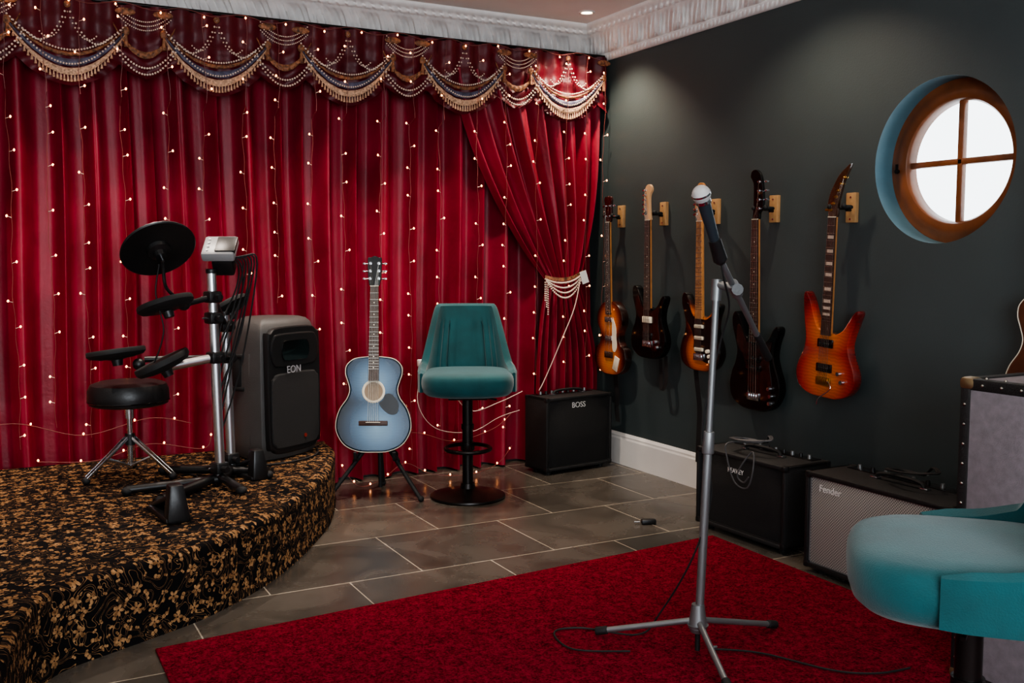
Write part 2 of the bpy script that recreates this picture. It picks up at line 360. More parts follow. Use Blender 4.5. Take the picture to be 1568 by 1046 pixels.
# ------------------------------------------------------------------ curtains
def velvet(name,c0,c1):
    m,n,l,b=base(name)
    tc=n.new('ShaderNodeTexCoord'); nz=n.new('ShaderNodeTexNoise'); nz.inputs['Scale'].default_value=5; nz.inputs['Detail'].default_value=5; l.new(tc.outputs['Object'],nz.inputs['Vector'])
    r=n.new('ShaderNodeValToRGB'); r.color_ramp.elements[0].position=.3; r.color_ramp.elements[1].position=.7; r.color_ramp.elements[0].color=(*lin(c0),1); r.color_ramp.elements[1].color=(*lin(c1),1)
    l.new(nz.outputs[0],r.inputs[0]); l.new(r.outputs[0],b.inputs['Base Color']); b.inputs['Roughness'].default_value=.48
    b.inputs['Specular IOR Level'].default_value=.4
    n2=n.new('ShaderNodeTexNoise'); n2.inputs['Scale'].default_value=45; n2.inputs['Detail'].default_value=6; l.new(tc.outputs['Object'],n2.inputs['Vector'])
    bp=n.new('ShaderNodeBump'); bp.inputs['Strength'].default_value=.4; bp.inputs['Distance'].default_value=.004; l.new(n2.outputs[0],bp.inputs['Height']); l.new(bp.outputs[0],b.inputs['Normal'])
    return m
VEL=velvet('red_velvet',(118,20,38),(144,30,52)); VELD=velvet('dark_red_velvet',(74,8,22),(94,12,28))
def phi(x): return 2*math.pi*x/.15+1.0*math.sin(2*math.pi*x/.83+1)+.6*math.sin(2*math.pi*x/.37)
def main_c(u,v):
    x=XL+.02+u*(3.36-XL-.02); z=.012+v*2.428
    p=phi(x+.012*math.sin(z*2+x*3))
    amp=.138*(.88+.12*math.sin(x*5.1+.6))
    s_=.5+.5*math.sin(p)
    xx=x+.016*math.cos(p)
    y=5.334-amp*(s_*s_*(3-2*s_))-.004*math.sin(p*2.3+z)
    zr=.49 if x<1.2 else .2
    y-=.012*math.exp(-((z-zr)/.012)**2)*(1-s_)
    return (min(xx,3.365),min(5.336,max(5.19,y)),z)
g=G('stage_curtain')
g.a('main_drape',VEL,t_grid(main_c,1300,60))
def tied(u,v):
    z=2.3-v*2.285
    if z>1.1:
        q=(2.3-z)/1.2
        xl=2.36+.60*(q**1.35); xr=3.345-.16*q**3
    else:
        q=(1.1-z)/1.07
        xl=2.96-.06*math.sin(min(1,q*1.6)*math.pi/2); xr=3.185+.14*math.sin(min(1,q*1.8)*math.pi/2)
    x=xl+(xr-xl)*u
    pin=math.exp(-((z-1.1)/.12)**2)
    amp=.042*(1-.55*pin)
    y=5.16-amp*math.sin(2*math.pi*8*u+.8*math.sin(u*9))-.01*math.sin(2*math.pi*17*u+z*2)-.02*pin
    sag=.06*math.sin(math.pi*min(1,max(0,(2.3-z)/1.2)))*(1-u)
    return (x,y,z-sag if z>1.1 else z)
g.a('tied_drape',VEL,t_grid(tied,300,120))
P_=.67; XC=[.395+P_*k for k in range(-3,5)]
def edgez(x):
    k=((x-.395+P_/2)%P_)-P_/2
    zM=2.045+ .13*(k/.235)**2
    k2=((x-.395)%P_)-P_/2
    zm=2.10+.075*(k2/.13)**2
    return min(zM,zm)
def val(u,v):
    x=XL+.02+u*(3.365-XL-.02); ze=edgez(x); z=2.44-v*(2.44-ze)
    k=((x-.395+P_/2)%P_)-P_/2
    y=5.11-.012*math.sin(2*math.pi*x/.11)*(1-v*.5)-.012*math.sin((z+ .9*k*k)*70)*v
    return (x,y,z)
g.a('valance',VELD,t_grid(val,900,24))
def swag(x0,z0,x1,z1,zl,s):
    x=x0+(x1-x0)*s; zz=z0+(z1-z0)*s; return x,zz-( (z0+z1)/2-zl)*(1-(2*s-1)**2)
YV=-.045
def beads(x0,z0,x1,z1,zl,y,r=.0065,sp=.015):
    L=abs(x1-x0)*1.25; nb=int(L/sp)
    for i in range(nb+1):
        x,z=swag(x0,z0,x1,z1,zl,i/nb)
        if x>3.36 or x<-.8: continue
        g.a('bead_garlands',PEARL,t_sph((x,y+YV,z),r,ico=True))
def band(x0,z0,x1,z1,zl,w0,w1,y,part,mat,n=40):
    def f(u,v):
        x,z=swag(x0,z0,x1,z1,zl,u); x=min(x,3.365)
        k=math.sin(math.pi*u)
        return (x,y+YV-.006*math.sin(v*math.pi)-.003*math.sin(u*60),z+(w0+(w1-w0)*v)*(.35+.65*k))
    g.a(part,mat,t_grid(f,n,4))
for xc in XC:
    if xc<-.7: continue
    a,b2=xc-.25,xc+.25
    band(a,2.30,b2,2.30,2.115,-.028,.004,5.135,'lace_band',LACE)
    band(a,2.31,b2,2.31,2.150,-.022,.010,5.133,'satin_swag',BLUEG)
    band(a,2.32,b2,2.32,2.185,-.012,.006,5.132,'gold_trim',GOLD)
    for i in range(34):
        s=(i+.5)/34; x,z=swag(a,2.30,b2,2.30,2.115,s); k=.35+.65*math.sin(math.pi*s)
        if x<3.36: g.a('tassel_fringe',LACE,t_cyl((x,5.137+YV,z-.026*k),(x,5.137+YV,z-.052*k-.006),.0025,.0065,seg=6))
    beads(a,2.335,b2,2.335,2.20,5.128,.0055); beads(a+.02,2.31,b2-.02,2.31,2.135,5.122,.005)
    beads(xc-.17,2.26,xc-.0,2.40,2.25,5.125,.0055,.014); beads(xc,2.40,xc+.17,2.26,2.25,5.125,.0055,.014)
    beads(xc-.12,2.27,xc-.0,2.37,2.26,5.125,.0045,.012); beads(xc,2.37,xc+.12,2.27,2.26,5.125,.0045,.012)
    xm=xc+P_/2
    if xm<3.3:
        for dz in (0,.03): beads(xm-.15,2.27-dz*.6,xm+.15,2.27-dz*.6,2.145-dz,5.13,.006,.015)
        band(xm-.14,2.34,xm+.14,2.34,2.20,-.01,.022,5.136,'gold_trim',GOLD)
        for zz in (2.42,2.40,2.38):
            beads(xm-.12,zz,xm+.12,zz,zz-.06,5.13,.004,.011)
    for xx in (a,b2):
        if xx<3.36:
            g.a('rosettes',GOLD,t_sph((xx,5.13+YV,2.31),.018,10,(1,.5,1.2)))
            g.a('rosettes',GOLD,t_cyl((xx,5.13+YV,2.30),(xx,5.13+YV,2.235),.005,.012,seg=8))
            g.a('rosettes',GOLD,t_sph((xx,5.13+YV,2.40),.022,10,(2.2,.3,.8)))
    g.a('rosettes',GOLD,t_sph((xc,5.128+YV,2.405),.016,10,(1,.5,1)))
g.a('heading_rail',DKM,t_cyl((XL+.03,5.12,2.445),(3.35,5.12,2.445),.009))
for k in range(4):
    for i in range(30):
        s=i/29; x=2.92+.27*s; z=1.12+.04*s-(.04+.030*k)*(1-(2*s-1)**2)
        g.a('tieback_beads',PEARL,t_sph((x,5.075-.02*math.sin(math.pi*s),z),.0066,ico=True))
for k,(px,pz) in enumerate(((2.925,1.12),(2.935,1.12),(2.945,1.115))):
    for i in range(9+3*k): g.a('tieback_beads',PEARL,t_sph((px,5.085,pz-.02-.013*i),.0055,ico=True))
def tb_(u,v): return (2.925+.26*u,5.085-.02*math.sin(math.pi*u),1.145+.03*u-.03*(1-(2*u-1)**2)-.02*v)
g.a('tieback_band',GOLD,t_grid(tb_,20,3))
g.a('tag',WHT,t_box((3.17,5.045,1.13),(.045,.003,.075),0,ry(rad(-18))))
g.fin(60)
# ------------------------------------------------------------------ fairy lights
g=G('fairy_lights')
bulb,n,l,b=base('bulb_warm'); b.inputs['Emission Color'].default_value=(1,.36,.12,1); b.inputs['Emission Strength'].default_value=12; b.inputs['Base Color'].default_value=(1,.8,.5,1)
wire=M('clear_wire',(122,66,60),.4)
wirew=M('white_wire',(205,180,165),.5)
def bulbat(x,y,z,r=.0050):
    g.a('bulbs',bulb,t_sph((x,y,z),r,ico=True,sc=(1,1,1.3)))
xs=[-.35,-.1,.13,.29,.44,.62,.83,1.0,1.2,1.36,1.55,1.72,1.93,2.1,2.28,2.48,2.66,2.86,3.06,3.2,3.32]
for xi,x0 in enumerate(xs):
    y=5.075 if x0>2.4 else 5.15
    zb=random.uniform(.1,.5) if x0>1.5 else random.uniform(.32,.55)
    if x0>2.75: zb=.55
    if 1.0<=x0<1.4: zb=1.0
    pts=[]; z=2.42; ph=random.random()*6
    while z>zb:
        yy=(5.068 if z>2.0 else y)
        pts.append((x0+.006*math.sin(z*7+ph)+.003*math.sin(z*31+ph),yy,z)); z-=.03
    g.a('wires',wire,t_tube(pts,.0013,5))
    z=2.38-random.random()*.1
    while z>zb:
        p=min(pts,key=lambda q:abs(q[2]-z)); dx=random.choice((-1,1))*.017
        g.a('leads',wirew,t_cyl(p,(p[0]+dx,p[1]-.008,p[2]+.006),.0016,seg=5))
        bulbat(p[0]+dx*1.2,p[1]-.01,p[2]+.008); z-=random.uniform(.12,.21)
pts=[(XL+.3+i*.04,5.06,2.425+.012*math.sin(i*.9)) for i in range(int((3.34-XL-.3)/.04))]
g.a('wires',wire,t_tube(pts,.0018,5))
for p in pts[::5]: bulbat(p[0],p[1]-.005,p[2]-.012)
for (pl) in ([(1.68,5.12,.12),(1.75,5.05,.02),(1.9,5.1,.03),(2.05,5.13,.1),(2.2,5.1,.03),(2.4,5.05,.015),(2.6,5.08,.05),(2.72,5.12,.14)],
             [(.2,5.12,.29),(.45,5.08,.28),(.7,5.13,.33),(.95,5.1,.29),(1.0,5.14,.36)],
             [(1.66,5.13,.3),(1.8,5.14,.24),(2.1,5.13,.27),(2.35,5.13,.2),(2.6,5.13,.25),(2.72,5.13,.33)],
             [(-.6,5.12,.5),(-.2,5.12,.44),(.1,5.12,.48),(.4,5.12,.4),(.7,5.12,.46),(.9,5.12,.42)]):
    q=cr(pl,8,False); g.a('wires',wire,t_tube(q,.002,5))
    for p in q[::6]: bulbat(p[0],p[1]-.006,p[2]+.008)
g.a('lead',wirew,t_tube(cr([(3.14,5.04,1.12),(3.08,5.01,.95),(2.98,5.0,.75),(2.9,5.03,.55),(2.86,5.04,.47)],6,False),.003,6))
g.a('lead',wirew,t_tube(cr([(2.28,5.1,.62),(2.31,5.06,.5),(2.42,5.05,.38),(2.6,5.04,.42),(2.76,5.06,.47)],6,False),.0025,6))
g.a('lead',wirew,t_tube(cr([(2.15,5.1,.64),(2.1,5.06,.45),(2.2,5.05,.3),(2.42,5.05,.26),(2.6,5.05,.33),(2.74,5.06,.36)],6,False),.002,6))
g.a('transformer',WHT,t_box((2.22,5.12,.64),(.06,.04,.05),.006)); g.a('transformer',WHT,t_box((2.15,5.12,.66),(.045,.03,.04),.005))
g.fin()
# ------------------------------------------------------------------ guitars
def frame(o,x,y):
    x=Vector(x).normalized(); y=Vector(y); y=(y-x*y.dot(x)).normalized(); z=x.cross(y)
    return Matrix(((x.x,y.x,z.x,o[0]),(x.y,y.y,z.y,o[1]),(x.z,y.z,z.z,o[2]),(0,0,0,1)))
def wallframe(y,z,tilt=.6,roll=0,x=3.318):
    a=rad(tilt); r_=rad(roll)
    return frame((x,y,z),(0,-math.cos(r_),-math.sin(r_)),(-math.sin(a),-math.sin(r_),math.cos(r_)*math.cos(a)))
STRAT=[(0,0),(.07,.004),(.125,.03),(.16,.085),(.157,.135),(.132,.19),(.120,.235),(.13,.285),(.148,.325),(.151,.348),(.135,.358),(.11,.340),(.088,.308),(.06,.287),(.03,.284),(-.03,.294),(-.055,.305),(-.075,.335),(-.092,.37),(-.112,.40),(-.138,.408),(-.154,.385),(-.151,.34),(-.132,.29),(-.121,.245),(-.13,.2),(-.155,.15),(-.168,.095),(-.15,.04),(-.085,.006)]
JACK=[(0,0),(.07,.002),(.135,.028),(.172,.08),(.168,.135),(.142,.19),(.127,.24),(.137,.29),(.158,.345),(.173,.385),(.167,.403),(.145,.390),(.115,.348),(.09,.314),(.06,.294),(.03,.29),(-.03,.30),(-.055,.312),(-.075,.345),(-.093,.39),(-.113,.435),(-.138,.465),(-.154,.452),(-.152,.40),(-.142,.33),(-.13,.26),(-.14,.2),(-.168,.145),(-.178,.09),(-.156,.035),(-.09,.004)]
PB=[(x*1.08,y*1.17) for x,y in STRAT]
VIO=[(0,0),(.06,.004),(.115,.03),(.145,.08),(.142,.125),(.132,.155),(.1,.175),(.086,.21),(.09,.25),(.112,.285),(.12,.32),(.108,.365),(.07,.405),(.03,.42)]
VIO=[(x*1.12,y*1.04) for x,y in VIO]
VIO=VIO+[(-x,y) for x,y in VIO[:0:-1]]
ACO=[(0,0),(.08,.005),(.15,.038),(.19,.1),(.195,.16),(.175,.225),(.138,.28),(.125,.325),(.136,.37),(.148,.41),(.142,.452),(.105,.485),(.045,.496)]
ACO=ACO+[(0,.496)]+[(-x,y) for x,y in ACO[:0:-1]]
def guitar(name,F,out,T,bm_,nut,fb0,headpts,hm,fbm,neckm,w0=.058,w1=.043,scale=.648,guard=None,gm=None,pick=(),bridge=.1,nstr=6,tuners=(),knobs=(),acoustic=False,bmat=CHR,frets=21,dotm=CREAM,bev=.007,tm=CHR):
    g=G(name,mat=F); o=cr(out,5)
    g.a('body',bm_,t_poly(o,-T/2,T/2,bev))
    top=T/2
    if acoustic:
        g.a('binding',CREAM,t_tube([(x*.995,y*.995+.001,top-.004) for x,y in o],.0022,6,True))
        g.a('rosette',CREAM,t_lathe([(.047,top+.0005),(.050,top+.0016),(.058,top+.0016),(.060,top+.0005)],(0,.315,0)))
        g.a('soundhole',M('soundhole_interior',(150,132,112),.8),t_cyl((0,.315,top+.0002),(0,.315,top+.0012),.048,seg=40))
        g.a('bridge',ROSE,t_box((0,.15,top+.004),(.15,.026,.009),.003)); g.a('saddle',CREAM,t_box((0,.155,top+.010),(.075,.003,.006)))
    if guard: g.a('pickguard',gm,t_poly(cr(guard,4),top,top+.003,.0008)); 
    for (y,wd,h,mt) in pick:
        g.a('pickups' if mt is not CREAM else 'pickup_covers',mt,t_box((0,y,top+.006),(wd,h,.011),.003))
        for k in range(6): g.a('pole_pieces',CHR,t_cyl((-.026+k*.0104,y,top+.0115),(-.026+k*.0104,y,top+.0128),.0022,seg=8))
    if not acoustic:
        g.a('bridge',bmat,t_box((0,bridge,top+.006),(.082,.036,.010),.002))
        for k in range(nstr): g.a('bridge',bmat,t_box((-.026+k*.052/(nstr-1),bridge,top+.013),(.007,.022,.006),.001))
    for kx,ky in knobs: g.a('knobs',CREAM if gm is not CREAM and dotm is BLK else CHR,t_cyl((kx,ky,top+.002),(kx,ky,top+.018),.011,.009,seg=18))
    zt=top+.004
    b=bmesh.new(); secs=[]
    for y,wd,dp in ((fb0+.01,w0,.024),(nut,w1,.019)):
        secs.append([b.verts.new((wd/2*math.cos(a_),y,zt-(abs(math.sin(a_))**.8)*dp)) for a_ in [math.pi*k/10 for k in range(11)]])
    for k in range(10): b.faces.new((secs[0][k],secs[0][k+1],secs[1][k+1],secs[1][k]))
    b.faces.new(secs[0]); b.faces.new(secs[1][::-1]); b.faces.new((secs[0][0],secs[0][10],secs[1][10],secs[1][0])); bmesh.ops.recalc_face_normals(b,faces=b.faces)
    g.a('neck',neckm,b)
    g.a('fretboard',fbm,t_poly([(-w0/2,fb0),(w0/2,fb0),(w1/2,nut),(-w1/2,nut)],zt,zt+.006,.001))
    def wat(y): return w0+(w1-w0)*(y-fb0)/(nut-fb0)
    for k in range(1,frets+1):
        y=nut-scale*(1-2**(-k/12))
        if y>fb0: g.a('frets',NICK,t_box((0,y,zt+.0068),(wat(y),.0022,.0018)))
        if k in (3,5,7,9,12,15,17,19) :
            y2=(y+nut-scale*(1-2**(-(k-1)/12)))/2
            if y2>fb0:
                if dotm is PEARL: g.a('inlays',dotm,t_box((0,y2,zt+.0063),(wat(y2)*.75,(.014),.0008)))
                else: g.a('inlays',dotm,t_cyl((0,y2,zt+.006),(0,y2,zt+.0068),.0032,seg=10))
    g.a('nut',CREAM,t_box((0,nut,zt+.006),(w1,.004,.006)))
    g.a('headstock',hm,t_poly(cr([(x,y+nut) for x,y in headpts],3),zt-.014,zt+.001,.002))
    for i,(tx,ty,sd) in enumerate(tuners):
        g.a('tuners',tm,t_cyl((tx,nut+ty,zt),(tx,nut+ty,zt+.014),.0045,seg=12))
        g.a('tuners',tm,t_cyl((tx,nut+ty,zt+.0005),(tx,nut+ty,zt+.003),.008,seg=12))
        g.a('tuners',tm,t_cyl((tx,nut+ty,zt-.016),(tx+sd*.028,nut+ty,zt-.016),.004,seg=8))
        g.a('tuners',tm,t_box((tx+sd*.034,nut+ty,zt-.014),(.016 if nstr==6 else .022,.011,.016 if nstr==6 else .02),.003))
    for k in range(nstr):
        xb=(-.026+k*.052/(nstr-1)); xn=(-.5+k/(nstr-1))*(w1-.008)
        yb=.155 if acoustic else bridge
        g.a('strings',NICK,t_cyl((xb,yb,top+.014),(xn,nut,zt+.0095),.0009 if nstr==6 else .0013,seg=5))
        if k<len(tuners):
            tx,ty,_=tuners[k]; g.a('strings',NICK,t_cyl((xn,nut,zt+.0095),(tx,nut+ty,zt+.008),.0008,seg=5))
    return g
inl=[(-.024,.035+.026*k,-1) for k in range(6)]
HS=[(-.021,0),(-.024,.015),(-.04,.03),(-.042,.08),(-.038,.13),(-.03,.17),(-.012,.193),(.014,.195),(.03,.18),(.033,.16),(.02,.145),(.012,.12),(.014,.06),(.02,.02),(.021,0)]
HB=[(-.02,0),(-.025,.03),(-.045,.05),(-.048,.1),(-.042,.16),(-.028,.21),(0,.235),(.03,.23),(.04,.205),(.028,.185),(.018,.16),(.018,.08),(.02,.03),(.02,0)]
HB=[(-x,y) for x,y in HB]
HJ=[(-.021,0),(-.03,.025),(-.034,.06),(-.024,.10),(-.004,.14),(.018,.175),(.05,.205),(.085,.228),(.068,.185),(.05,.15),(.036,.10),(.024,.05),(.021,0)]
HV=[(-.02,0),(-.03,.02),(-.034,.06),(-.031,.1),(-.038,.13),(-.028,.15),(-.01,.147),(0,.155),(.01,.147),(.028,.15),(.038,.13),(.031,.1),(.034,.06),(.03,.02),(.02,0)]
HA=[(-.022,0),(-.03,.02),(-.035,.06),(-.037,.12),(-.035,.15),(-.02,.152),(0,.16),(.02,.152),(.035,.15),(.037,.12),(.035,.06),(.03,.02),(.022,0)]
SB3=burst('sunburst_strat',(0,.1),.165,(0,.28),.15,[(.0,(206,128,56)),(.5,(180,88,34)),(.72,(70,22,12)),(.9,(14,9,8))])
SBV=burst('sunburst_violin',(0,.09),.15,(0,.32),.13,[(.0,(226,150,62)),(.5,(206,110,40)),(.8,(120,44,16)),(1,(30,12,8))])
SBJ=burst('sunburst_cherry',(0,.1),.18,(0,.30),.17,[(.0,(210,132,64)),(.45,(198,96,46)),(.75,(170,44,26)),(1,(100,14,14))],.1)
ACB=burst('acoustic_blue_reflection',(.02,.13),.2,(0,.37),.17,[(.0,(118,150,172)),(.45,(78,108,134)),(.75,(42,64,86)),(1,(16,26,38))],.03,.5)  # dark blue finish; paler centre paints the window reflection into the colour
GUARD=[(.02,.06),(.08,.05),(.115,.09),(.108,.15),(.098,.2),(.1,.25),(.112,.29),(.09,.29),(.06,.275),(.035,.272),(-.035,.282),(-.06,.295),(-.09,.345),(-.115,.35),(-.115,.28),(-.07,.22),(-.045,.16),(-.045,.11)]
ATUN=[(-.022,.04,-1),(-.022,.08,-1),(-.022,.12,-1),(.022,.12,1),(.022,.08,1),(.022,.04,1)]
def fin_strap(g,pts,w=.045):
    q=cr(pts,6,False)
    b=bmesh.new(); V=[]
    for p in q: V.append((b.verts.new((p[0]-w/2,p[1],p[2])),b.verts.new((p[0]+w/2,p[1],p[2]))))
    for i in range(len(V)-1): b.faces.new((V[i][0],V[i][1],V[i+1][1],V[i+1][0]))
    g.a('strap',M('strap_black',(20,19,20),.7),b)
g=guitar('violin_bass_guitar',wallframe(4.95,.55,.6,-.6),VIO,.05,SBV,.905,.36,HV,M('head_dark_red',(50,14,12),.2,coat=1),ROSE,MAPLE,.05,.04,.76,guard=[(.06,.14),(.08,.17),(.075,.22),(.075,.27),(.06,.31),(.035,.33),(.032,.2),(.038,.15)],gm=CREAM,
  pick=((.33,.07,.03,CHR),(.22,.07,.03,CHR)),bridge=.12,nstr=4,tuners=[(-.02,.035,-1),(-.02,.095,-1),(.02,.095,1),(.02,.035,1)],bmat=ROSE)
fin_strap(g,[(-.02,.02,-.03),(0,-.06,-.02),(.03,-.12,-.01),(.02,-.2,-.01),(.05,-.28,0)]); g.a('control_plate',CREAM,t_box((.07,.07,.027),(.05,.085,.004),.001,rz(rad(-20)))); g.fin()
g=guitar('electric_guitar',wallframe(4.57,.68,.6,.4),STRAT,.044,M('gloss_black_body',(7,7,8),.22,coat=.25,spec=.3),.775,.275,HS,M('maple_light',(214,170,126),.35,coat=.4),ROSE,MAPLE,guard=GUARD,gm=TORT,pick=((.22,.085,.035,CREAM),(.13,.085,.035,BLKG)),bridge=.085,tuners=inl,knobs=((.08,.1),(.095,.07)))
fin_strap(g,[(.1,.02,-.03),(.13,-.06,-.01),(.14,-.13,0),(.1,-.17,0),(.07,-.1,-.02),(.05,0,-.03)],.03); g.fin()
g=guitar('electric_guitar',wallframe(4.11,.655,.6,0),STRAT,.044,SB3,.78,.275,HS,MAPLE,MAPLE,MAPLE,guard=GUARD,gm=M('guard_black',(16,15,16),.25,coat=.4),pick=((.235,.07,.018,CREAM),(.175,.07,.018,CREAM),(.115,.07,.018,CREAM)),bridge=.075,tuners=inl,knobs=((.075,.11),(.09,.085),(.1,.06)),dotm=BLK)
fin_strap(g,[(-.1,.05,-.03),(-.07,-.05,-.015),(-.05,-.2,-.02),(-.055,-.35,-.02),(-.06,-.48,-.02),(-.06,-.5,-.02)],.04); g.fin()
GPB=[(x*1.08,y*1.17) for x,y in GUARD]
g=guitar('bass_guitar',wallframe(3.69,.505,.6,.2),PB,.045,M('gloss_black_body',(7,7,8)),.925,.335,HB,BLKG,ROSE,MAPLE,.062,.042,.8,guard=GPB,gm=TORT,pick=((.255,.1,.03,BLKG),(.21,.1,.03,BLKG)),bridge=.07,nstr=4,tuners=[(.024,.05+.042*k,1) for k in range(4)],knobs=((.115,.12),(.125,.085),(.12,.05)))
g.fin()
g=guitar('electric_guitar',wallframe(3.24,.625,.4,2.8),JACK,.044,SBJ,.80,.28,HJ,M('head_dark_walnut',(60,38,26),.2,coat=1),ROSE,MAPLE,pick=((.245,.088,.038,BLKG),(.135,.088,.038,BLKG)),bridge=.075,tuners=[(-.014+.014*k,.03+.028*k,-1) for k in range(6)],knobs=((.09,.12),(.11,.085)),dotm=PEARL,bmat=M('gold_metal',(190,150,80),.3,1),tm=M('gold_metal',(190,150,80),.3,1))
g.a('tremolo_arm',CHR,t_tube(cr([(.03,.08,.035),(.06,.05,.045),(.0,.0,.05),(-.01,-.03,.05)],5,False),.0025)); g.fin()
g=guitar('acoustic_guitar',wallframe(2.15,.63,.3,0,3.315),ACO,.08,M('mahogany',(72,42,26),.3,var=.3,vscale=14,coat=.7),.85,.37,HA,BLKG,ROSE,MAPLE,.056,.044,.65,tuners=ATUN,acoustic=True,frets=19,bev=.01); g.fin()
for y,z in ((4.965,1.49),(4.545,1.49),(4.10,1.485),(3.665,1.48),(3.18,1.465),(2.15,1.53)):
    g=G('guitar_wall_hanger',(XW,y,z))
    g.a('block',WOODB,t_box((-.011,0,0),(.022,.055,.13),.003))
    g.a('arm',DKM,t_cyl((-.02,0,-.01),(-.045,0,-.01),.007))
    g.a('yoke',RUB,t_tube(cr([(-.105,-.04,0),(-.08,-.045,0),(-.055,-.035,0),(-.04,0,0),(-.055,.035,0),(-.08,.045,0),(-.105,.04,0)],5,False),.0085,8))
    for s in (-1,1): g.a('yoke',RUB,t_sph((-.105,s*.04,.004),.012))
    g.a('screws',CHR,t_cyl((-.022,0,.045),(-.024,0,.045),.005,seg=10)); g.a('screws',CHR,t_cyl((-.022,0,-.05),(-.024,0,-.05),.005,seg=10)); g.fin()
rh=Vector((.883,-.469,0)); fh=Vector((.469,.883,0))
gp=Vector((1.775,4.87,.235)); a=rad(9)
F=frame(gp,rh,fh*math.sin(a)+Vector((0,0,math.cos(a))))
g=guitar('acoustic_guitar',F,ACO,.105,ACB,.865,.37,HA,BLKG,ROSE,MAPLE,.056,.044,.65,tuners=ATUN,acoustic=True,frets=19,bev=.01)
g.a('pickguard',M('guard_navy',(10,15,24),.3,coat=.3),t_poly(cr([(.03,.25),(.075,.2),(.12,.2),(.13,.25),(.095,.3),(.062,.3),(.05,.272)],4),.0525,.0545,.0006)); g.fin()
g=G('guitar_stand',mat=frame((1.805,4.90,0),rh,fh))
g.a('frame',RUB,t_cyl((0,.09,.02),(0,.06,.62),.011)); 
for s in (-1,1):
    g.a('legs',RUB,t_cyl((0,.03,.33),(s*.24,-.16,.012),.011)); g.a('feet',RUB,t_sph((s*.24,-.16,.016),.016))
    g.a('cradle',RUB,t_tube(cr([(0,.05,.27),(s*.09,.03,.22),(s*.1,-.05,.205),(s*.1,-.11,.21),(s*.1,-.125,.25)],5,False),.009))
    g.a('legs',RUB,t_cyl((0,.07,.36),(s*.12,-.06,.19),.006))
g.a('legs',RUB,t_cyl((0,.06,.33),(0,.21,.012),.011)); g.a('feet',RUB,t_sph((0,.21,.016),.016)); g.fin()
# ------------------------------------------------------------------ bar stools
def bar_stool(loc,yaw):
    g=G('bar_stool',loc,yaw)
    g.a('base',DKM,t_lathe([(0,0),(.19,0),(.197,.006),(.195,.014),(.16,.024),(.08,.036),(.04,.05),(.036,.075),(0,.075)],seg=56))
    g.a('column',DKM,t_cyl((0,0,.07),(0,0,.38),.028)); g.a('column',DKM,t_cyl((0,0,.37),(0,0,.57),.027))
    g.a('column',DKM,t_cyl((0,0,.36),(0,0,.385),.033))
    g.a('footrest',DKM,t_tube([(.115*math.sin(t),-.07-.125*math.cos(t),.27) for t in [2*math.pi*k/40 for k in range(40)]],.0105,8,True))
    g.a('footrest',DKM,t_box((0,-.07,.27),(.03,.22,.016),.003)); g.a('footrest',DKM,t_cyl((0,0,.25),(0,0,.29),.036))
    g.a('mechanism',DKM,t_box((0,0,.533),(.2,.2,.02),.004)); g.a('lever',DKM,t_cyl((.05,0,.53),(.15,-.03,.515),.005))
    def se(t,a_,b_,e=3.3):
        c,s=math.cos(t),math.sin(t); return (a_*math.copysign(abs(c)**(2/e),c),b_*math.copysign(abs(s)**(2/e),s))
    b=bmesh.new(); R=[]; seg=72; z0,z1=.545,.660; ax,by=.238,.242
    lv=[(z0,.05),(z0+.006,.025),(z0+.02,.010),(z0+.045,.002),(z0+.065,0),(z1-.030,.001),(z1-.014,.006),(z1-.003,.016),(z1+.004,.034),(z1+.009,.08),(z1+.011,.15)]
    for z,o in lv: R.append([b.verts.new((*se(2*math.pi*k/seg,ax-o,by-o),z)) for k in range(seg)])
    for i in range(len(R)-1):
        for k in range(seg): b.faces.new((R[i][k],R[i][(k+1)%seg],R[i+1][(k+1)%seg],R[i+1][k]))
    b.faces.new(R[-1]); b.faces.new(R[0][::-1])
    g.a('seat',TEAL,b)
    def back(u,v,off):
        s=2*u-1; t=math.pi/2-s*rad(100)
        c,sn=math.cos(t),math.sin(t); e=.62
        x=(.238+off)*math.copysign(abs(c)**e,c); y=(.236+off)*math.copysign(abs(sn)**e,sn)
        a_=abs(s); k=1 if a_<.44 else max(0,1-(a_-.44)/.27); k=k*k*(3-2*k)
        arm=max(0,min(1,(1-a_)/.4)); arm=arm*arm*(3-2*arm)
        zb=.562
        zt=.658+.035*arm+.295*k
        zz=zb+(zt-zb)*v
        f=max(0,(zz-.68)/.32)
        x*=1-.22*f; y+=.05*f if y>0 else 0
        return (x,y,zz)
    b=bmesh.new(); nu,nv=120,16; rings=[]
    for i in range(nu+1):
        row=[]; u=i/nu; s=2*u-1; th=min(1,.25+(1-abs(s))/.12)
        for j in range(nv+1): row.append(b.verts.new(back(u,j/nv,.004+.014*th)))
        x,y,z=back(u,1,.002); row.append(b.verts.new((x,y,z+.011*th+.001)))
        for j in range(nv,-1,-1):
            zz=back(u,j/nv,0)[2]
            gr=-.012*(max(0,abs(math.cos(s*math.pi*9)))**.35-.55) if abs(s)<.40 and zz<.90 else -.0045
            row.append(b.verts.new(back(u,j/nv,-.016*th+gr*1.4*th-.002)))
        rings.append(row)
    for i in range(nu):
        for k in range(len(row)-1): b.faces.new((rings[i][k],rings[i+1][k],rings[i+1][k+1],rings[i][k+1]))
    b.faces.new(rings[0]); b.faces.new(rings[-1][::-1]); bmesh.ops.recalc_face_normals(b,faces=b.faces)
    g.a('backrest',TEAL,b); g.fin(50)
bar_stool((2.20,4.63,0),rad(-24))
bar_stool((1.745,1.30,.012),rad(-136))
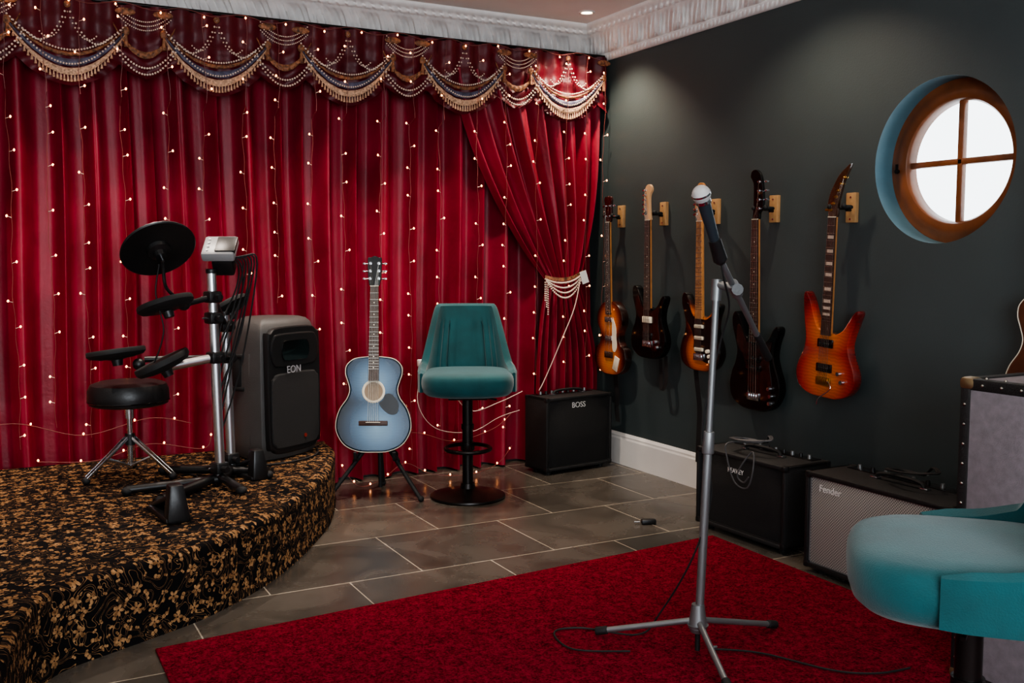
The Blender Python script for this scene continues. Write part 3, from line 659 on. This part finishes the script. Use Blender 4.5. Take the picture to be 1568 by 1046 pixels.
# ------------------------------------------------------------------ amplifiers
def corners(g,w,d,h,z0=.02,mat=BLK,r=.028):
    for sx in (-1,1):
        for sy in (-1,1):
            for sz in (0,1):
                g.a('corner_protectors',mat,t_box((sx*(w/2-r/2+.002),sy*(d/2-r/2+.002),(z0+r/2-.002 if sz==0 else h-r/2+.002)),(r,r,r),.007))
def amp(name,loc,yaw,w,d,h,grille,logo,trim,lz,lx=0,lsize=.03):
    g=G(name,loc,yaw)
    t=.018; z0=.02; H=h-z0
    for sx in (-1,1): g.a('cabinet',TOL,t_box((sx*(w/2-t/2),0,z0+H/2),(t,d,H),.005))
    g.a('cabinet',TOL,t_box((0,0,h-t/2),(w,d,t),.005)); g.a('cabinet',TOL,t_box((0,0,z0+t/2),(w,d,t),.005)); g.a('cabinet',TOL,t_box((0,.04,z0+H/2),(w-.01,d-.1,H-.01)))
    g.a('grille',grille,t_box((0,-d/2+.02,z0+H/2),(w-2*t,.012,H-2*t),.003))
    yf=-d/2+.013
    for sx in (-1,1): g.a('piping',trim,t_cyl((sx*(w/2-t-.002),yf,z0+t),(sx*(w/2-t-.002),yf,h-t),.003,seg=8))
    for z in (z0+t+.002,h-t-.002): g.a('piping',trim,t_cyl((-w/2+t,yf,z),(w/2-t,yf,z),.003,seg=8))
    g.text(logo,lsize,Matrix.Translation((lx,-d/2+.012,lz))@Matrix.Rotation(rad(90),4,'X'),WHT)
    corners(g,w,d,h)
    for sx in (-1,1):
        for sy in (-1,1): g.a('feet',RUB,t_cyl((sx*(w/2-.05),sy*(d/2-.05),0),(sx*(w/2-.05),sy*(d/2-.05),.022),.018))
    g.a('handle',RUB,t_tube(cr([(-.11,.01,h),(-.1,.01,h+.018),(-.05,.01,h+.026),(.05,.01,h+.026),(.1,.01,h+.018),(.11,.01,h)],5,False),.008))
    g.a('handle_caps',CHR,t_box((-.115,.01,h+.004),(.035,.026,.008),.002)); g.a('handle_caps',CHR,t_box((.115,.01,h+.004),(.035,.026,.008),.002))
    g.a('control_panel',BLKG,t_box((0,d/2-.045,h+.001),(w-.08,.06,.004),.001))
    for k in range(9): g.a('knobs' if k%2 else 'silver_knobs',BLK if k%2 else STD,t_cyl((-w/2+.08+k*(w-.16)/8,d/2-.045,h+.003),(-w/2+.08+k*(w-.16)/8,d/2-.045,h+.018),.009,.007,seg=14))
    return g
g=amp('guitar_amplifier',(3.04,5.0,0),rad(7),.49,.21,.445,GRB,'BOSS',BLK,.39,.0,.045); g.fin()
g=amp('guitar_amplifier',(3.05,3.36,0),rad(-88),.56,.27,.375,GRB,'PEAVEY',BLK,.30,-.03,.03); g.fin()
sg,n,l,b=base('silver_grille_cloth'); tc=n.new('ShaderNodeTexCoord'); ck=n.new('ShaderNodeTexChecker'); ck.inputs['Scale'].default_value=170
l.new(tc.outputs['Object'],ck.inputs['Vector']); ck.inputs['Color1'].default_value=(*lin((184,182,176)),1); ck.inputs['Color2'].default_value=(*lin((106,104,102)),1); l.new(ck.outputs[0],b.inputs['Base Color']); b.inputs['Roughness'].default_value=.5; b.inputs['Metallic'].default_value=.2
g=amp('guitar_amplifier',(2.99,2.555,0),rad(-90),.68,.26,.405,sg,'Fender',STD,.345,-.22,.04); g.fin()
def cable(name,pts,r=.0035,m_=RUB,n=8): 
    g=G(name); g.a('lead',m_,t_tube(cr(pts,n,False),r,6)); g.a('plugs',CHR,t_cyl(pts[0],(pts[0][0]+.03,pts[0][1],pts[0][2]),.006,seg=10)); g.fin()
def coil(cx,cy,z,r,turns,sq=1.6):
    return [(cx+r*(1+.2*math.sin(k*1.7))*math.cos(k*math.pi/4),cy+sq*r*(1+.2*math.cos(k*2.3))*math.sin(k*math.pi/4),z+.004+.0055*(k%8)) for k in range(int(turns*8))]
CG=M('cable_grey',(70,70,72),.5)
cable('instrument_cable',coil(3.03,3.40,.41,.065,4.2)+[(2.93,3.44,.42),(2.905,3.42,.36),(2.9,3.36,.26),(2.9,3.28,.25),(2.905,3.25,.33),(2.93,3.28,.405),(2.9,3.32,.34),(2.898,3.34,.29),(2.898,3.30,.27),(2.9,3.27,.3)],.0035,CG)
cable('instrument_cable',coil(3.0,2.5,.44,.055,3.6,1.8))
cable('drum_cable',[(.97,4.58,SZ+.02),(1.02,4.68,SZ+.006),(.9,4.78,SZ+.006),(.78,4.7,SZ+.006),(.82,4.56,SZ+.006),(.76,4.42,SZ+.006),(.66,4.3,SZ+.006),(.7,4.16,SZ+.006),(.62,4.05,SZ+.02)],.004)
cable('speaker_cable',[(1.32,5.11,SZ+.1),(1.44,5.1,SZ+.03),(1.5,5.0,SZ+.006),(1.44,4.8,SZ+.006),(1.28,4.68,SZ+.006),(1.12,4.66,SZ+.006),(1.0,4.6,SZ+.006)],.004)
# ------------------------------------------------------------------ flight case on the right
FC=M('case_grey_carpet',(122,116,122),.85,bump=.5,bscale=300,var=.15,vscale=40)
g=G('speaker_cabinet',(2.75,1.53,.012),rad(-90))
W_,Dp,H_=.78,.5,.885
g.a('shell',FC,t_box((0,0,H_/2),(W_,Dp,H_),.006))
for sx in (-1,1):
    for sy in (-1,1): g.a('edge_trim',TOL,t_box((sx*(W_/2-.014),sy*(Dp/2-.014),H_/2),(.034,.034,H_),.005))
    for z in (.012,H_-.012): g.a('edge_trim',TOL,t_box((sx*(W_/2-.014),0,z),(.034,Dp,.034),.005))
for sy in (-1,1):
    for z in (.012,H_-.012): g.a('edge_trim',TOL,t_box((0,sy*(Dp/2-.014),z),(W_,.034,.034),.005))
for sx in (-1,1):
    for sy in (-1,1):
        for z in (.01,H_-.01): g.a('metal_corners',M('aged_brass',(150,130,100),.4,.9),t_box((sx*(W_/2-.018),sy*(Dp/2-.018),z),(.05,.05,.036),.012))
for k in range(14):
    z=.06+k*.058; g.a('rivets',NICK,t_sph((-W_/2+.014,-Dp/2-.003,z),.005,8)); 
for k in range(12): g.a('rivets',NICK,t_sph((-W_/2+.07+k*.06,-Dp/2-.003,H_-.012),.005,8)); g.a('rivets',NICK,t_sph((-W_/2+.07+k*.06,-Dp/2+.014,H_+.006),.005,8))
g.a('handle',DKM,t_box((.12,-Dp/2-.004,.55),(.18,.01,.1),.004)); g.a('handle',DKM,t_tube(cr([(.05,-.255,.56),(.06,-.275,.56),(.18,-.275,.56),(.19,-.255,.56)],4,False),.006))
g.fin()
# ------------------------------------------------------------------ PA speaker on the stage
g=G('pa_speaker',(1.245,4.99,SZ),rad(33))
def plan(s=1,dy=0): return [(-.205*s,-.14),(-.19*s,-.165),(-.1*s,-.188),(0,-.195),(.1*s,-.188),(.19*s,-.165),(.205*s,-.14),(.2*s,-.04),(.17*s,.05),(.12*s,.11),(.06*s,.135),(-.06*s,.135),(-.12*s,.11),(-.17*s,.05),(-.2*s,-.04)]
EB=M('speaker_shell_grey',(68,67,66),.5,bump=.3,bscale=250)
b=bmesh.new(); pl=cr(plan(),4); np_=len(pl); rings=[]
for z,s in ((0,.84),(.006,.91),(.03,.975),(.09,1),(.3,1.01),(.5,.995),(.58,.975),(.63,.94),(.665,.88),(.685,.78),(.695,.62)):
    rings.append([b.verts.new((x*s,(y+.03)*s-.03,z)) for x,y in pl])
for i in range(len(rings)-1):
    for k in range(np_): b.faces.new((rings[i][k],rings[i][(k+1)%np_],rings[i+1][(k+1)%np_],rings[i+1][k]))
b.faces.new(rings[-1]); b.faces.new(rings[0]); bmesh.ops.recalc_face_normals(b,faces=b.faces)
g.a('shell',EB,b)
def shp(w,h,z0,r,n=4):
    return cr([(-w/2+r,z0),(w/2-r,z0),(w/2-r*.3,z0+r*.3),(w/2,z0+r),(w/2,z0+h-r),(w/2-r*.3,z0+h-r*.3),(w/2-r,z0+h),(-w/2+r,z0+h),(-w/2+r*.3,z0+h-r*.3),(-w/2,z0+h-r),(-w/2,z0+r),(-w/2+r*.3,z0+r*.3)],n)
TF=Matrix.Translation((0,-.180,0))@Matrix.Rotation(rad(90),4,'X')
g.a('baffle',BLK,t_poly(shp(.375,.62,.03,.08),-.03,.014,.006),TF)
g.a('grille',M('speaker_grille',(24,24,25),.6,bump=1,bscale=420),t_poly(shp(.345,.37,.055,.06),0,.022,.008),TF)
g.a('horn_flare',BLK,t_poly(shp(.345,.165,.455,.06),0,.020,.008),TF)
g.a('horn_mouth',BLKG,t_poly(shp(.2,.1,.485,.035),.014,.024,.003),TF)
g.text('EON',.05,Matrix.Translation((-.02,-.206,.44))@Matrix.Rotation(rad(90),4,'X'),M('logo_grey',(150,150,155),.4))
g.a('badge',M('badge_red',(120,36,28),.4),t_cyl((.06,-.201,.1),(.06,-.205,.1),.010))
for s in (-1,1):
    g.a('side_handles',RUB,t_box((s*.19,.0,.43),(.035,.06,.15),.015)); g.a('side_handles',BLK,t_box((s*.2,-.0,.35),(.02,.1,.022),.008)); g.a('side_handles',BLK,t_box((s*.2,-.0,.51),(.02,.1,.022),.008))
    g.a('side_ribs',EB,t_box((s*.190,-.085,.3),(.03,.03,.46),.012))
g.fin()
# ------------------------------------------------------------------ electronic drum kit
g=G('electronic_drum_kit')
def pad(part,c,r,n_,h=.03,mat=RUB):
    q=Vector((0,0,1)).rotation_difference(Vector(n_).normalized()).to_matrix()
    g.a(part,mat,t_lathe([(0,-h),(r*.55,-h),(r*.9,-h*.7),(r,-h*.3),(r,h*.15),(r*.97,h*.35),(r*.9,h*.3),(0,h*.35)],c,48,q))
    g.a(part+'_hub',BLK,t_lathe([(0,-h-.03),(.02,-h-.03),(.024,-h-.005),(.05,-h),(0,-h)],c,20,q))
p1=Vector((.883,4.357,SZ)); p2=Vector((.969,4.541,SZ))
g.a('rack_posts',SIL,t_cyl(p1+Vector((0,0,.03)),(.865,4.36,1.19),.021)); g.a('rack_posts',SIL,t_cyl(p2+Vector((0,0,.03)),(.955,4.545,1.0),.021))
g.a('post_caps',BLK,t_cyl((.865,4.36,1.18),(.865,4.36,1.2),.023,bev=.004)); g.a('post_caps',BLK,t_cyl((.955,4.545,.99),(.955,4.545,1.01),.023,bev=.004))
for (x,y,z) in ((.873,4.358,.82),(.868,4.36,1.08),(.88,4.357,.34),(.962,4.543,.80),(.958,4.545,.94),(.966,4.542,.34),(.87,4.36,.99)):
    g.a('clamps',BLK,t_box((x,y,z),(.062,.062,.05),.01,rz(rad(20)))); g.a('clamp_knobs',BLK,t_cyl((x,y-.02,z),(x+.02,y-.065,z),.01,.014,seg=8)); g.a('clamp_bolts',CHR,t_cyl((x-.03,y,z),(x-.05,y-.01,z),.004,seg=8))
def bar(part,m_,a_,b_,r=.016): g.a(part,m_,t_cyl(a_,b_,r))
bar('base_feet',BLK,(.60,4.13,SZ+.022),(.93,4.44,SZ+.035),.02); bar('base_feet',BLK,(.925,4.15,SZ+.02),(.88,4.36,SZ+.04),.018)
bar('base_feet',BLK,(.70,4.72,SZ+.022),(1.10,4.40,SZ+.035),.018); bar('base_feet',BLK,(.883,4.357,SZ+.035),(.969,4.541,SZ+.035),.02)
bar('base_feet',BLK,(.883,4.357,SZ+.03),(.50,4.36,SZ+.022),.018)
for q in ((.60,4.13),(.925,4.15),(.70,4.72),(1.10,4.40),(.50,4.36)): g.a('base_rubbers',RUB,t_sph((*q,SZ+.018),.024,12,(1,1,.75)))
bar('rack_arms',SIL,(.873,4.358,.82),(.60,4.33,.78),.019); bar('rack_arms_black',BLK,(.962,4.543,.80),(.62,4.62,.80),.014)
bar('rack_arms_black',BLK,(.868,4.36,1.08),(.69,4.30,1.04),.012); bar('rack_arms_black',BLK,(.873,4.358,.82),(.962,4.543,.80),.016)
bar('rack_arms_black',BLK,(.868,4.36,1.08),(.958,4.545,.94),.014)
g.a('rack_arms_ball',BLK,t_sph((.74,4.31,1.055),.028)); g.a('rack_arms_ball',BLK,t_sph((.57,4.42,.80),.026))
pad('snare_pad',(.66,4.27,1.06),.115,(-.25,.25,1)); 
pad('tom_pad',(.49,4.5,.85),.12,(-.1,.12,1)); pad('tom_pad',(.64,4.27,.82),.115,(-.45,.1,1),.035); pad('tom_pad',(.98,4.62,1.02),.11,(-.5,.4,1))
cc=Vector((.64,4.28,1.285)); nn=Vector((-.15,.72,.72)).normalized(); q=Vector((0,0,1)).rotation_difference(nn).to_matrix()
g.a('cymbal_pad',M('cymbal_rubber',(20,20,21),.45),t_lathe([(0,-.012),(.03,-.012),(.05,-.004),(.148,-.008),(.152,-.004),(.15,.002),(.05,.01),(.03,.016),(0,.016)],cc,56,q))
g.a('cymbal_hub',BLK,t_lathe([(0,-.05),(.022,-.05),(.026,-.03),(.045,-.022),(.05,-.006),(0,-.006)],cc,24,q)); g.a('cymbal_sensor',BLK,t_box(cc-nn*.02+Vector((.0,0,.03)),(.05,.02,.05),.006))
g.a('cymbal_nut',CHR,t_cyl(cc-nn*.05,cc-nn*.075,.006))
g.a('cymbal_arm',BLK,t_tube(cr([tuple(cc-nn*.06),(.655,4.26,1.2),(.67,4.28,1.12),(.74,4.31,1.06)],5,False),.007))
Rm=rz(rad(-25))@rx(rad(38))
g.a('sound_module',M('module_grey',(140,140,141),.4),t_box((.905,4.36,1.285),(.14,.13,.045),.012,Rm)); g.a('module_face',BLK,t_box(Vector((.905,4.36,1.285))+Rm@Vector((.03,0,.02)),(.085,.1,.016),.004,Rm))
g.a('module_face',BLK,t_box((.925,4.38,1.22),(.09,.07,.08),.01,Rm))
for k in range(4): g.a('module_buttons',WHT,t_cyl(Vector((.905,4.36,1.285))+Rm@Vector((-.045,-.04+.025*k,.022)),Vector((.905,4.36,1.285))+Rm@Vector((-.045,-.04+.025*k,.027)),.005,seg=10))
for k in range(8):
    a0=(.92+.012*k,4.37,1.25); a1=(.98+.02*math.sin(k*2),4.40+.02*k*.3,1.12-.05*k); a2=(.90,4.37+.01*k,.95-.07*k)
    g.a('cables',RUB,t_tube(cr([a0,(a0[0]+.06,a0[1],a0[2]-.03),a1,a2,(.89,4.38,max(.35,.8-.05*k))],6,False),.004,6))
g.a('cables',RUB,t_tube(cr([(.64,4.26,1.22),(.62,4.24,1.1),(.64,4.2,.95),(.6,4.25,.8)],6,False),.003,6))
def pedal(x,y,yaw,s=1):
    T=Matrix.Translation((x,y,SZ))@Matrix.Rotation(yaw,4,'Z')@Matrix.Scale(s,4)
    g.a('pedals',BLK,t_box((0,0,.012),(.1,.28,.024),.008),T)
    g.a('pedals',BLK,t_box((0,.02,.06),(.075,.24,.02),.008,rx(rad(-18))),T)
    b=t_box((0,-.115,.075),(.095,.07,.15),.015); 
    for v in b.verts:
        if v.co.z>.08: v.co.x*=.6; v.co.y=v.co.y+.02
    g.a('pedals',BLK,b,T)
pedal(.60,3.93,rad(6),.95); pedal(1.03,4.50,rad(15),.9)
g.fin()
g=G('drum_throne',(.56,4.71,SZ))
g.a('seat',M('vinyl_black',(20,19,20),.4,bump=.2,bscale=120),t_lathe([(0,.33),(.15,.33),(.168,.338),(.174,.36),(.172,.40),(.16,.425),(.13,.436),(.05,.433),(0,.432)],seg=56))
g.a('seat_piping',BLKG,t_tube([(.173*math.cos(k*math.pi/24),.173*math.sin(k*math.pi/24),.352) for k in range(48)],.004,6,True))
g.a('post',CHR,t_cyl((0,0,.06),(0,0,.33),.013)); g.a('post_sleeve',BLK,t_cyl((0,0,.15),(0,0,.2),.022)); g.a('post_collar',CHR,t_cyl((0,0,.27),(0,0,.33),.02))
for k in range(3):
    t=rad(200+120*k); dx,dy=math.cos(t),math.sin(t)
    for s in (-1,1):
        ox,oy=-dy*.012*s,dx*.012*s
        g.a('legs',CHR,t_box(((.11*dx)+ox,(.11*dy)+oy,.105),(.245,.004,.014),.001,rz(t)@ry(rad(40))))
        g.a('braces',CHR,t_box(((.05*dx)+ox*.6,(.05*dy)+oy*.6,.075),(.12,.003,.012),.001,rz(t)@ry(rad(-25))))
    g.a('feet',RUB,t_sph((.205*dx,.205*dy,.018),.018))
g.fin()
# ------------------------------------------------------------------ microphone stand
def W(Dd,Ll,z): v=fh*Dd+rh*Ll; return Vector((v.x,v.y,z))
hub=Vector((1.95,2.42,.012))
top=hub+rh*.042+Vector((0,0,1.165))
g=G('microphone_stand')
for fx,fy in [(1.74,2.665),(2.285,2.44),(1.83,2.13)]:
    a_=hub+Vector((0,0,.10)); e=Vector((fx,fy,.03)); g.a('legs',STD,t_cyl(a_,e,.0095)); d=(e-a_).normalized(); g.a('leg_caps',RUB,t_cyl(e-d*.03,e+d*.012,.0135,bev=.004))
g.a('hub',STD,t_cyl(hub+Vector((0,0,.075)),hub+Vector((0,0,.15)),.03,.02)); g.a('hub',STD,t_cyl(hub+Vector((0,0,.06)),hub+Vector((0,0,.085)),.022,.034))
ax=(top-hub).normalized()
g.a('hub_knob',RUB,t_cyl(hub+Vector((0,0,.0)),hub+Vector((0,0,.06)),.008)); 
g.a('lower_tube',STD,t_cyl(hub+ax*.1,hub+ax*.66,.0135)); g.a('upper_tube',STD,t_cyl(hub+ax*.6,top,.0105)); g.a('height_clutch',STD,t_cyl(hub+ax*.63,hub+ax*.70,.019,.017,bev=.003))
cend=W(3.28,.847,.922); mend=W(2.90,.606,1.243)
bd=(mend-cend).normalized(); piv2=cend+bd*((top-cend).dot(bd))
g.a('boom_clutch',STD,t_cyl(top-ax*.06,top+ax*.005,.016)); g.a('boom_clutch',STD,t_cyl(top-ax*.01,piv2,.013)); g.a('boom_clutch',STD,t_cyl(piv2-bd*.03,piv2+bd*.03,.018,bev=.003))
g.a('boom_knob',BLK,t_cyl(piv2+fh*-.015,piv2+fh*-.04,.014,.018,seg=10))
g.a('boom_tube',STD,t_cyl(cend,mend,.0095)); g.a('boom_counterweight',RUB,t_cyl(cend-bd*.01,cend+bd*.14,.0145,.0115,bev=.003))
mh=W(2.80,.529,1.424); md=(mh-mend).normalized()
g.a('mic_clip',BLK,t_sph(mend,.018)); g.a('mic_clip',BLK,t_cyl(mend,mend+md*.07,.021,.0185))
g.fin()
g=G('microphone')
g.a('body',M('mic_body',(60,70,78),.35,.6),t_cyl(mend+md*.02,mh-md*.022,.0125,.019,seg=24))
g.a('ring',CHR,t_cyl(mh-md*.026,mh-md*.016,.0225,seg=24)); g.a('grille',M('mic_grille',(205,205,205),.45,.5,bump=.6,bscale=700),t_sph(mh,.0265,24)); g.a('grille_band',CHR,t_cyl(mh-md*.002,mh+md*.004,.0272,seg=28))
g.a('cable',RUB,t_tube(cr([tuple(mend),tuple(mend-md*.05+Vector((0,0,-.02))),tuple(piv2+Vector((-.02,0,-.06))),tuple(top-ax*.2+rh*.018),tuple(top-ax*.45-rh*.02),tuple(hub+ax*.5+rh*.018),tuple(hub+ax*.3-rh*.03),(1.9,2.55,.1),(1.85,2.6,.02),(1.72,2.74,.018),(1.62,2.75,.018),(1.6,2.6,.018),(1.75,2.5,.018)],8,False),.0032,6))
g.fin()
cable('microphone_cable',[(1.98,2.4,.018),(2.1,2.3,.018),(2.2,2.1,.018),(2.3,2.02,.018),(2.42,2.0,.018)],.0035)
g=G('cable_adapter'); g.a('body',BLK,t_box((2.72,3.75,.012),(.07,.03,.024),.006,rz(rad(-20)))); g.a('tip',CHR,t_cyl((2.68,3.765,.012),(2.655,3.775,.012),.005)); g.fin()
# ------------------------------------------------------------------ lamps
dl=M('downlight_lens',(255,225,190),.3,emis=14)
def down(x,y,e,size=100,col=(1,.80,.62)):
    g=G('ceiling_downlight',(x,y,ZC)); g.a('ring',WHT,t_lathe([(.030,-.001),(.034,-.006),(.044,-.006),(.048,0),(.03,0),(.030,-.001)])); g.a('lens',dl,t_cyl((0,0,-.0015),(0,0,-.003),.029,seg=24)); g.fin()
    L=D.lights.new('spot','SPOT'); L.energy=e; L.spot_size=rad(size); L.spot_blend=.7; L.shadow_soft_size=.03; L.color=col
    o=D.objects.new('downlight_lamp',L); SC.collection.objects.link(o); o.location=(x,y,ZC-.02)
for x in (-.5,.5,1.45,2.3): down(x,4.66,118,84,(1,.86,.74))
down(3.06,4.86,85,110,(1,.84,.66))
for x,y,e in ((-.5,3.1,18),(1.2,3.1,20),(2.9,3.3,48),(-.5,1.2,14),(1.2,1.2,18),(2.85,1.3,24)): down(x,y,e,125)  # unseen lamps added to brighten the room, apart from the right-wall pair
L=D.lights.new('win','AREA'); L.shape='RECTANGLE'; L.size=2.3; L.size_y=1.3; L.energy=135; L.color=(.86,.93,1)
o=D.objects.new('window_daylight',L); SC.collection.objects.link(o); o.location=((wx0+wx1)/2,YF+.02,(wz0+wz1)/2); o.rotation_euler=(rad(90),0,0)
wd=D.worlds.new('w'); SC.world=wd; wd.use_nodes=True; bg=wd.node_tree.nodes['Background']; bg.inputs[0].default_value=(.9,.96,1,1); bg.inputs[1].default_value=4
# ------------------------------------------------------------------ camera
cam=D.cameras.new('cam'); cam.lens=35.0; cam.sensor_width=36; cam.clip_start=.02
co=D.objects.new('camera',cam); SC.collection.objects.link(co); co.location=(0,0,1.25); co.rotation_euler=(rad(90-4.85),0,rad(-28))
SC.camera=co
SC.view_settings.view_transform='AgX'
SC.view_settings.look='AgX - Medium High Contrast'
